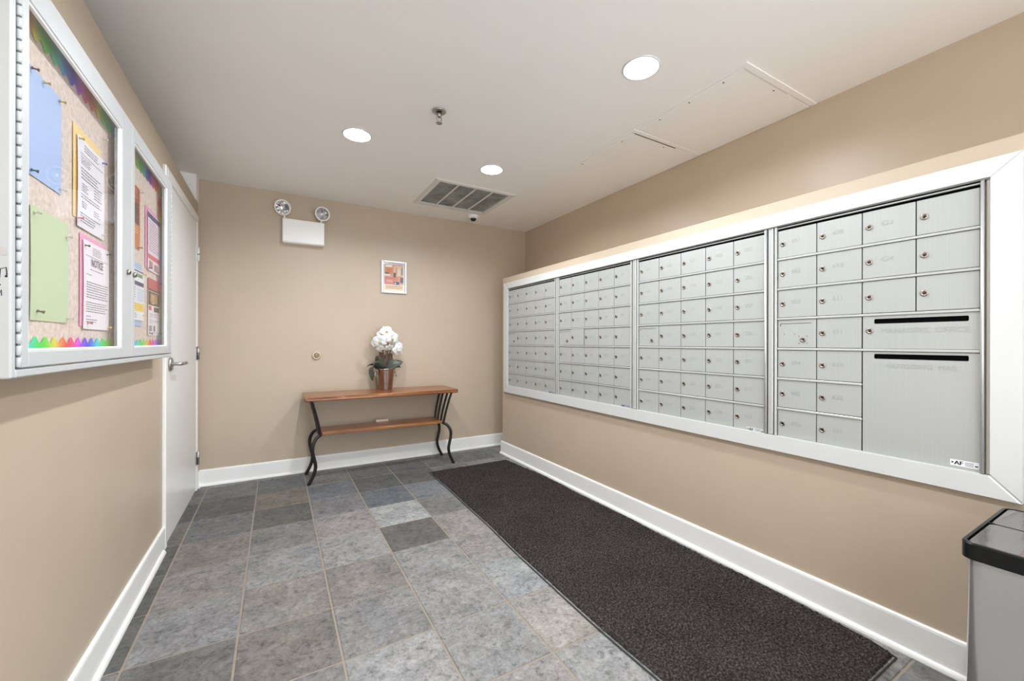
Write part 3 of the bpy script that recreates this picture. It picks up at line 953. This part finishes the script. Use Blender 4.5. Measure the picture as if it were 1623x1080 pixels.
# ================================================================== RUNNER
run = thing('floor_runner', 'long dark grey-brown carpet runner along the mailbox wall', 'rug', (1.56, 2.03, 0))
def edge_l(y):
    return 1.119 + (.052 * max(0, (y - 1.5)) / 1.98) + .004 * math.sin(y * 3.1) + .002 * math.sin(y * 9)
def edge_r(y):
    return 1.9905 - .05 * max(0, (y - 2.9) / .57) ** 1.5 + .004 * math.sin(y * 7.3) + .002 * math.sin(y * 17 + 1) - .02 * max(0, (.70 - y) / .1) ** 2
RY0, RY1 = .597, 3.474
nu, nv = 150, 480
U = np.linspace(0, 1, nu + 1); Vv = np.linspace(0, 1, nv + 1)
rng = np.random.default_rng(4)
yy = RY0 + (RY1 - RY0) * Vv
el = np.array([edge_l(t) for t in yy]) + .016; er = np.array([edge_r(t) for t in yy])
X = el[:, None] + (er - el)[:, None] * U[None, :]
Y = np.repeat(yy[:, None], nu + 1, 1)
Y = Y + 0.012 * (U[None, :] - .5) * 0
cz = rng.uniform(-1, 1, (nv // 2 + 2, nu // 2 + 2))
Z = .0085 + .0028 * np.repeat(np.repeat(cz, 2, 0), 2, 1)[:nv + 1, :nu + 1] + rng.uniform(-.0018, .0018, X.shape)
X = X + rng.uniform(-.0018, .0018, X.shape); Y = Y + rng.uniform(-.0018, .0018, X.shape)
Z[0, :] = Z[-1, :] = .003; Z[:, 0] = Z[:, -1] = .003
vs = np.stack([X, Y, Z], -1).reshape(-1, 3) - np.array([1.56, 2.03, 0])
idx = np.arange((nu + 1) * (nv + 1)).reshape(nv + 1, nu + 1)
fs = np.stack([idx[:-1, :-1], idx[:-1, 1:], idx[1:, 1:], idx[1:, :-1]], -1).reshape(-1, 4)
me = bpy.data.meshes.new('pile')
me.from_pydata(vs.tolist(), [], fs.tolist())
me.materials.append(M['carpet_pile'])
pile = bpy.data.objects.new('pile', me); COL.objects.link(pile); pile.parent = run
pile['kind'] = 'stuff'
q = MB()
n = 90
ring = [(edge_l(RY0 - .012 + (RY1 - RY0 + .024) * k / n), RY0 - .012 + (RY1 - RY0 + .024) * k / n) for k in range(n + 1)] + [(edge_r(RY1 + .012 - (RY1 - RY0 + .024) * k / n) + .002, RY1 + .012 - (RY1 - RY0 + .024) * k / n) for k in range(n + 1)]
ins = [(1.56 + (x - 1.56) * .985, 2.03 + (y - 2.03) * .997) for x, y in ring]
R_ = len(ring)
q.add([(x, y, .0006) for x, y in ring] + [(x, y, .0035) for x, y in ring] + [(x, y, .0042) for x, y in ins],
      [(k, (k + 1) % R_, R_ + (k + 1) % R_, R_ + k) for k in range(R_)] + [(R_ + k, R_ + (k + 1) % R_, 2 * R_ + (k + 1) % R_, 2 * R_ + k) for k in range(R_)])
q.build('rubber_border', 'black_rubber', run)

# ================================================================== TRASH CAN
TX0, TX1, TY0, TY1, TT = 1.532, 1.966, -.28, .3375, .640
can = thing('trash_can', 'brushed steel trash can with black two-part lid against the right wall', 'trash can', ((TX0 + TX1) / 2, (TY0 + TY1) / 2, 0))
MB().slab(rrect(TX0 + .007, TX1 - .007, TY0 + .007, TY1 - .007, .034, 16), .03, TT - .03).build('body', 'brushed_steel', can)
MB().slab(rrect(TX0 + .004, TX1 - .004, TY0 + .004, TY1 - .004, .036, 6), 0, .035).build('base_skirt', 'black_plastic', can)
lpo = rrect(TX0, TX1, TY0, TY1, .03, 14)
lpi = rrect(TX0 + .009, TX1 - .009, TY0 + .009, TY1 - .009, .022, 14)
q = MB()
n = len(lpo)
zz = [(lpo, TT - .042), (lpo, TT - .004), ([(x + (1.75 - x) * .008, y + (.03 - y) * .008) for x, y in lpo], TT), (lpi, TT), (lpi, TT - .012)]
vs = [(x, y, z) for lp_, z in zz for x, y in lp_]
q.add(vs, [(i * n + k, i * n + (k + 1) % n, (i + 1) * n + (k + 1) % n, (i + 1) * n + k) for i in range(4) for k in range(n)] + [[k for k in range(n)][::-1], [4 * n + k for k in range(n)]])
q.build('lid_rim', 'black_plastic', can)
xm = TX0 + .222
for a, b_ in ((TX0 + .0125, xm - .002), (xm + .004, TX1 - .0125)):
    MB().slab(rrect(a, b_, TY0 + .0125, TY1 - .0125, .018, 8), TT - .011, TT - .001, .002).build('lid_flap', 'smoked_lid', can)
MB().box(TX0 + .010, TX1 - .010, TY0 + .010, TY1 - .010, TT - .0118, TT - .0112).build('lid_well', 'dark', can)
MB().box(xm - .001, xm + .003, TY0 + .012, TY1 - .0095, TT - .011, TT - .0002).build('lid_divider', 'black_plastic', can)
MB().cbox(TX0 - .03, TX0 + .03, -.1, .1, .012, .026, .004).build('foot_pedal', 'black_plastic', can)

# ================================================================== BULLETIN BOARD
BY0, BY1, BZ0, BZ1 = 1.2225, 2.690, 1.072, 1.962
bb = thing('bulletin_board', 'grey-white enclosed bulletin board with two glass doors on the left wall', 'notice board', (XL, (BY0 + BY1) / 2, BZ0))
q = MB()
w = .018
x0 = XL + .0005
q.cbox(x0, XF, BY0, BY0 + w, BZ0, BZ1, .003).cbox(x0, XF, BY1 - w, BY1, BZ0, BZ1, .003).cbox(x0, XF, BY0 + w, BY1 - w, BZ0, BZ0 + w, .003).cbox(x0, XF, BY0 + w, BY1 - w, BZ1 - w, BZ1, .003)
case = q.build('case', 'case_paint', bb)
MB().box(x0, XC - .001, BY0 + w, BY1 - w, BZ0 + w, BZ1 - w).build('cork_board', 'cork', bb)
MB().box(XC + .0045, XF - .0105, 2.000, 2.016, BZ0 + w, BZ1 - w).build('mullion', 'case_paint', bb)
def gdoor(y0, y1, gy0, gy1, z0, z1, gz0, gz1, hinge_left, lock_y):
    xa, xb = XF - .010, XF + .003
    q = MB().cbox(xa, xb, y0, gy0, z0, z1, .002).cbox(xa, xb, gy1, y1, z0, z1, .002).cbox(xa, xb, gy0, gy1, z0, gz0, .002).cbox(xa, xb, gy0, gy1, gz1, z1, .002)
    d = q.build('glass_door', 'case_paint', bb)
    b = .006
    q = MB()
    for a in ((gy0, gy0 + b, gz0, gz1), (gy1 - b * 2, gy1, gz0, gz1), (gy0 + b, gy1 - b, gz0, gz0 + b), (gy0 + b, gy1 - b, gz1 - b, gz1)):
        q.cbox(xa + .002, xb - .002, a[0], a[1], a[2], a[3], .0015)
    q.build('glazing_bead', 'white_metal', d)
    q = MB(); q.add([(xa + .003, gy0, gz0), (xa + .003, gy1, gz0), (xa + .003, gy1, gz1), (xa + .003, gy0, gz1)], [(0, 1, 2, 3)])
    q.build('pane', 'clear_glass', d)
    q = MB().lathe([(.0, 0), (.0095, 0), (.0095, .006), (.0075, .009), (0, .009)], (xb, lock_y, 1.398), 'x', 16)
    q.box(xb + .0088, xb + .0095, lock_y - .001, lock_y + .001, 1.394, 1.402, 1)
    q.build('lock', ['lock_metal', 'dark'], d)
    yh = y0 - .006 if hinge_left else y1 + .006
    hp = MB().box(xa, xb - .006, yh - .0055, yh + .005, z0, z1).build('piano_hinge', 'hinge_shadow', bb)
    km = None
    nk = 35
    for k in range(nk):
        z = z0 + (z1 - z0) * (k + .5) / nk
        if km is None:
            o = MB().lathe([(.0042, -.0098), (.0046, -.0094), (.0046, .0094), (.0042, .0098)], (xb - .003, yh, z), 'z', 10).build('knuckle', 'case_paint', hp, (xb - .003, yh, z)); km = o.data
        else:
            inst('knuckle', km, (xb - .003, yh, z), hp)
    return d
gdoor(1.2560, 2.005, 1.283, 1.900, 1.0925, 1.946, 1.127, 1.886, True, 1.955)
gdoor(2.010, 2.660, 2.043, 2.575, 1.0925, 1.946, 1.127, 1.900, False, 2.027)
# marker doodle of two linked notes and a strip of tape on the case's near side
q = MB()
ys_ = BY0 - .0004
q.tube([(-.4830, ys_, 1.2735), (-.4805, ys_, 1.276), (-.4795, ys_, 1.294), (-.4715, ys_, 1.2975), (-.4705, ys_, 1.285), (-.4710, ys_, 1.279)], .0009, 6)
q.lathe([(.0022, 0), (.0022, .0006)], (-.4715, ys_ + .0004, 1.2795), dirv=(0, -1, 0), seg=8)
q.tube([(-.4800, ys_, 1.245), (-.4782, ys_, 1.252), (-.4775, ys_, 1.240)], .0006, 5)
q.lathe([(.0015, 0), (.0015, .0006)], (-.4800, ys_ + .0004, 1.262), dirv=(0, -1, 0), seg=8)
q.build('marker_doodle', ink(40, 38, 38), case)
tp = MB().box(-.500, -.4715, BY0 - .0012, BY0 - .0004, 1.322, 1.338).build('tape_strip', ink(186, 180, 180), None, (-.486, BY0, 1.33))
tag(tp, 'short strip of greyish tape stuck to the near side of the bulletin board case', 'tape')

# ---- printed sheets.  Coordinates on the cork: y to the right, z up
SCY = .500 / .492
def cork_y(y):
    return y * SCY
def cork_z(z):
    return H + (z - H) * SCY
def sheet(name, label, cat, y0, y1, z0, z1, paper, marks=(), lift=.0010, bow=.002, shear=0.0, group=None, inks=()):
    """marks: (u0,u1,v0,v1,ink index) in sheet fractions, v measured from the top"""
    y0, y1, z0, z1 = cork_y(y0), cork_y(y1), cork_z(z0), cork_z(z1)
    q = MB()
    def P(u, v, d=0.0):
        return Vector((XC + lift + bow * (math.sin(PI * v) * .4 + (2 * u - 1) ** 2 * .6) + d, y0 + (y1 - y0) * u + shear * v, z1 + (z0 - z1) * v))
    q.grid(lambda u, v: P(u, 1 - v), 8, 8)
    q.grid(lambda u, v: P(1 - u, 1 - v, -.0003), 8, 8)
    for u0, u1, v0, v1, mi in marks:
        nseg = max(1, int((u1 - u0) * 8)); nv_ = max(1, int((v1 - v0) * 8))
        q.grid(lambda u, v: P(u0 + (u1 - u0) * u, v1 + (v0 - v1) * v, .0005), nseg, nv_, mi)
    o = q.build(name, [paper] + list(inks), None, (XC, (y0 + y1) / 2, z0))
    return tag(o, label, cat, group)
def lines(u0, u1, v0, v1, n, mi, ragged=.25, th=.31, word=True):
    out = []
    st = (v1 - v0) / n
    for k in range(n):
        e = u1 - random.random() * ragged * (u1 - u0)
        u = u0
        while u < e:
            w = random.uniform(.03, .11) if word else e - u0
            out.append((u, min(u + w, e), v0 + k * st, v0 + k * st + st * th, mi)); u += w + .015
    return out
random.seed(11)
GR = 'papers pinned inside the bulletin board'
sheet('blue_sheet', 'plain light blue sheet pinned at upper left of the bulletin board', 'paper', 1.340, 1.522, 1.5335, 1.786, ink(172, 194, 232), lift=.001, shear=.0, group=GR, bow=.0015)
sheet('green_sheet', 'plain pale green sheet pinned at lower left of the bulletin board', 'paper', 1.363, 1.560, 1.198, 1.466, ink(198, 213, 174), lift=.0012, group=GR, bow=.003)
sheet('yellow_sheet', 'yellow sheet showing behind the white letter on the bulletin board', 'paper', 1.595, 1.800, 1.500, 1.764, ink(246, 214, 142), lift=.0006, group=GR, bow=.001)
K = ink(112, 108, 118)
mk = lines(.25, .8, .05, .14, 3, 1, .2) + [(.1, .95, .17, .176, 1)] + lines(.12, .5, .2, .3, 4, 1) + lines(.12, .95, .33, .47, 4, 1, .3) + lines(.15, .38, .5, .6, 4, 1) + lines(.6, .9, .47, .6, 4, 1) + \
     lines(.12, .9, .62, .68, 2, 1) + lines(.15, .35, .7, .78, 3, 1) + lines(.6, .85, .72, .8, 3, 1) + lines(.1, .95, .83, .95, 4, 1, .4)
sheet('white_letter', 'typed white letter pinned over the yellow sheet on the bulletin board', 'paper', 1.613, 1.818, 1.478, 1.738, ink(240, 234, 240), mk, lift=.003, group=GR, inks=[K], bow=.003)
sheet('pink_sheet', 'bright pink sheet behind the typed NOTICE page', 'paper', 1.640, 1.846, 1.194, 1.464, ink(244, 166, 200), lift=.0006, group=GR, bow=.0015)
mk = lines(.36, .72, .05, .15, 5, 1, .15) + [(.08, .95, .165, .17, 1)] + lines(.25, .78, .31, .335, 1, 1, 0) + lines(.1, .32, .375, .395, 1, 1, 0) + \
     lines(.1, .95, .46, .66, 7, 1, .08) + lines(.1, .95, .69, .82, 5, 1, .15) + lines(.1, .28, .85, .87, 1, 1, 0) + lines(.1, .55, .885, .935, 2, 1, .2)
nt = sheet('notice_page', 'white page headed NOTICE pinned over a pink sheet', 'paper', 1.655, 1.862, 1.186, 1.450, ink(246, 238, 244), mk, lift=.003, group=GR, inks=[K], bow=.003)
q = MB()
text_into(q, 'NOTICE', (XC + .0062, cork_y(1.7600), cork_z(1.378)), (0, .78, 0), (0, 0, 1), (1, 0, 0), .034, .0004, align='CENTER')
h = q.build('heading', ink(60, 56, 66), nt)
OR = ink(206, 118, 58)
mk = [(.06, .94, .02, .62, 1), (.06, .94, .64, .98, 2), (.3, .8, .05, .2, 3), (.2, .6, .2, .58, 4), (.55, .9, .28, .6, 5), (.15, .4, .42, .6, 6)] + lines(.12, .88, .66, .78, 3, 7, .1) + lines(.12, .7, .82, .94, 3, 3, .2)
sheet('orange_poster', 'orange and brown poster pinned at the top left of the right-hand glass door', 'poster', 2.060, 2.236, 1.526, 1.780, ink(214, 150, 110), mk, lift=.0012, group=GR,
      inks=[ink(150, 84, 56), OR, ink(222, 130, 84), ink(196, 96, 72), ink(66, 50, 52), ink(52, 44, 60), ink(244, 214, 170)])
sheet('pink_sheet', 'bright pink sheet behind the white flyer with a navy header', 'paper', 2.318, 2.528, 1.470, 1.742, ink(240, 156, 196), lift=.0006, group=GR, bow=.001)
mk = [(.02, .98, .02, .11, 1)] + lines(.1, .9, .04, .09, 1, 2, .1) + lines(.1, .9, .15, .68, 13, 3, .25) + [(.02, .98, .72, .8, 4), (.12, .42, .83, .95, 5), (.55, .85, .85, .97, 5)]
sheet('white_flyer', 'white flyer with navy header and red band pinned over a pink sheet', 'flyer', 2.346, 2.552, 1.466, 1.728, ink(244, 222, 234), mk, lift=.0028, group=GR,
      inks=[ink(48, 56, 110), ink(220, 224, 240), ink(150, 130, 160), ink(222, 84, 104), ink(176, 130, 130)])
sheet('blue_sheet', 'light blue sheet peeking out behind the green-headed flyer', 'paper', 2.075, 2.262, 1.212, 1.470, ink(164, 192, 230), lift=.0006, group=GR, bow=.001)
mk = [(.02, .98, .02, .05, 1)] + lines(.08, .92, .08, .17, 1, 2, .02, .8) + [(.02, .98, .24, .32, 1)] + lines(.1, .5, .36, .6, 5, 3) + [(.55, .95, .36, .62, 4), (.02, .98, .66, .82, 5)] + lines(.1, .9, .68, .8, 3, 6, .2) + lines(.1, .6, .86, .97, 3, 3)
sheet('green_headed_flyer', 'flyer with green lettering, navy band and yellow block pinned over a blue sheet', 'flyer', 2.082, 2.285, 1.236, 1.444, ink(240, 240, 244), mk, lift=.0028, group=GR,
      inks=[ink(52, 50, 104), ink(92, 150, 72), ink(110, 106, 120), ink(214, 222, 238), ink(250, 212, 84), ink(176, 140, 60)])
mk = [(.0, 1, .0, .18, 1), (0, 1, .18, .22, 2), (.02, .98, .23, .47, 2), (.2, .8, .26, .42, 3), (.3, .55, .28, .44, 4)] + [(.05, .3, .49, .56, 1), (.5, .95, .49, .58, 2)] + lines(.1, .45, .62, .7, 3, 5) + lines(.5, .9, .61, .7, 3, 1) + \
     lines(.1, .45, .73, .8, 3, 5) + lines(.5, .9, .73, .78, 2, 1) + [(.1, .35, .83, .93, 5), (.5, .62, .83, .93, 2)] + lines(.1, .9, .95, .98, 1, 5)
sheet('photo_flyer', 'flyer with red header and food photo pinned at lower right of the board', 'flyer', 2.358, 2.560, 1.178, 1.434, ink(244, 238, 240), mk, lift=.0012, group=GR,
      inks=[ink(198, 74, 84), ink(70, 48, 46), ink(176, 128, 72), ink(226, 188, 136), ink(150, 150, 166)])

# ---- scalloped rainbow border strips
def hsv(h, s=.82, v=.97):
    import colorsys
    r, gg, b = colorsys.hsv_to_rgb(h % 1, s, v)
    return srgb(r * 242 + 8, gg * 205 + 25, b * 215 + 30)
def border(label, start, end, vert, base_c, depth, hue0, period, hdir):
    n = int((end - start) / .049 * 12)
    vs, cols, fs = [], [], []
    for k in range(n + 1):
        t = start + (end - start) * k / n
        ph = ((t - start) / .049) % 1
        d = depth * (1 - .017 / abs(depth) * (.5 + .5 * math.cos(2 * PI * ph)))
        c = hsv(hue0 + hdir * (t - start) / period)
        for a in (base_c, base_c + d if not vert else base_c + d):
            x = XC + .0018 + .0004 * math.sin(t * 40)
            vs.append((x, t, a) if not vert else (x, a, t)); cols.append(c)
    for k in range(n):
        fs.append((2 * k, 2 * k + 2, 2 * k + 3, 2 * k + 1))
    m0 = len(vs)
    vs2 = [(x - .0006, y, z) for x, y, z in vs]
    o = MB().add(vs + vs2, fs + [tuple(i + m0 for i in f[::-1]) for f in fs] + [(2 * k + 1, 2 * k + 3, m0 + 2 * k + 3, m0 + 2 * k + 1) for k in range(n)]).build('scalloped_border', 'rainbow_print', None, (XC, (start + end) / 2 if not vert else base_c, base_c if not vert else (start + end) / 2))
    at_ = o.data.color_attributes.new('print', 'FLOAT_COLOR', 'POINT')
    for i, c in enumerate(cols + cols):
        at_.data[i].color = c
    tag(o, label, 'border strip', 'rainbow scalloped border strips')
    return o
border('scalloped rainbow border strip along the bottom of the bulletin board', 1.2415, 2.671, False, 1.106, .0545, .80, .43, -1)
border('scalloped rainbow border strip along the top of the bulletin board', 1.2415, 2.671, False, 1.927, -.061, -.25, .40, 1)
border('scalloped rainbow border strip down the right end of the bulletin board', 1.162, 1.862, True, 2.650, -.072, -1.52, .45, -1)

# ---- push pins: each its own thing
pm = MB().lathe([(0, 0), (.0036, 0), (.0036, .001), (.0018, .0025), (.0021, .008), (.0037, .010), (.0037, .0118), (0, .0122)], (0, 0, 0), 'x', 12).build('push_pin', 'pin_plastic')
pmesh = pm.data
bpy.data.objects.remove(pm)
BLK, CLR, GLD, RED, YEL, NVY, TEA = srgb(34, 32, 34), srgb(206, 200, 188), srgb(178, 156, 70), srgb(206, 74, 74), srgb(240, 190, 60), srgb(34, 48, 92), srgb(20, 78, 84)
pins = [(1.3677, 1.779, BLK, 'black push pin at the top left corner of the upper blue sheet'), (1.4234, 1.776, GLD, 'olive gold push pin in the top edge of the upper blue sheet'),
        (1.508, 1.774, GLD, 'olive gold push pin at the top right corner of the upper blue sheet'), (1.3660, 1.5436, TEA, 'dark teal push pin at the bottom left of the upper blue sheet'),
        (1.514, 1.547, CLR, 'clear push pin at the bottom right corner of the upper blue sheet'), (1.626, 1.729, GLD, 'olive gold push pin at the top left of the typed white letter'),
        (1.806, 1.726, srgb(46, 96, 176), 'blue push pin at the top right of the typed white letter'), (1.6198, 1.500, RED, 'red push pin at the bottom left of the typed white letter'),
        (1.802, 1.492, CLR, 'clear push pin at the bottom right of the typed white letter'), (1.8175, 1.809, CLR, 'clear push pin alone in bare cork above the typed white letter'),
        (1.380, 1.449, CLR, 'clear push pin at the top left of the green sheet'), (1.548, 1.430, CLR, 'clear push pin on the right edge of the green sheet near its top'),
        (1.396, 1.2205, srgb(84, 70, 46), 'dark brown push pin at the bottom left of the green sheet'), (1.5545, 1.2112, CLR, 'clear push pin at the bottom right of the green sheet'),
        (1.668, 1.432, BLK, 'black push pin at the top left of the NOTICE page'), (1.848, 1.437, BLK, 'black push pin at the top right of the NOTICE page'),
        (1.688, 1.204, RED, 'red push pin at the bottom left of the NOTICE page'), (1.855, 1.197, YEL, 'yellow push pin at the bottom right of the NOTICE page'),
        (2.2283, 1.765, CLR, 'clear push pin at the top right of the orange poster'), (2.2122, 1.533, BLK, 'black push pin at the bottom right of the orange poster'),
        (2.5230, 1.7077, BLK, 'black push pin at the top right of the navy-headed flyer'), (2.5200, 1.477, BLK, 'black push pin at the bottom right of the navy-headed flyer'),
        (2.3645, 1.474, NVY, 'navy push pin at the bottom left of the navy-headed flyer'), (2.274, 1.4326, YEL, 'yellow push pin at the top of the green-lettered flyer'),
        (2.272, 1.2589, YEL, 'yellow push pin at the bottom of the green-lettered flyer'), (2.5464, 1.428, BLK, 'black push pin at the top right of the food photo flyer'),
        (2.3774, 1.186, NVY, 'navy push pin at the bottom left of the food photo flyer'), (2.547, 1.188, NVY, 'navy push pin at the bottom right of the food photo flyer')]
for y, z, c, lab in pins:
    o = inst('push_pin', pmesh, (XC + .0036, cork_y(y), cork_z(z)), None, c)
    o.rotation_euler = (0, random.uniform(-.15, .25), random.uniform(-.12, .12))
    tag(o, lab, 'push pin', 'push pins in the bulletin board')
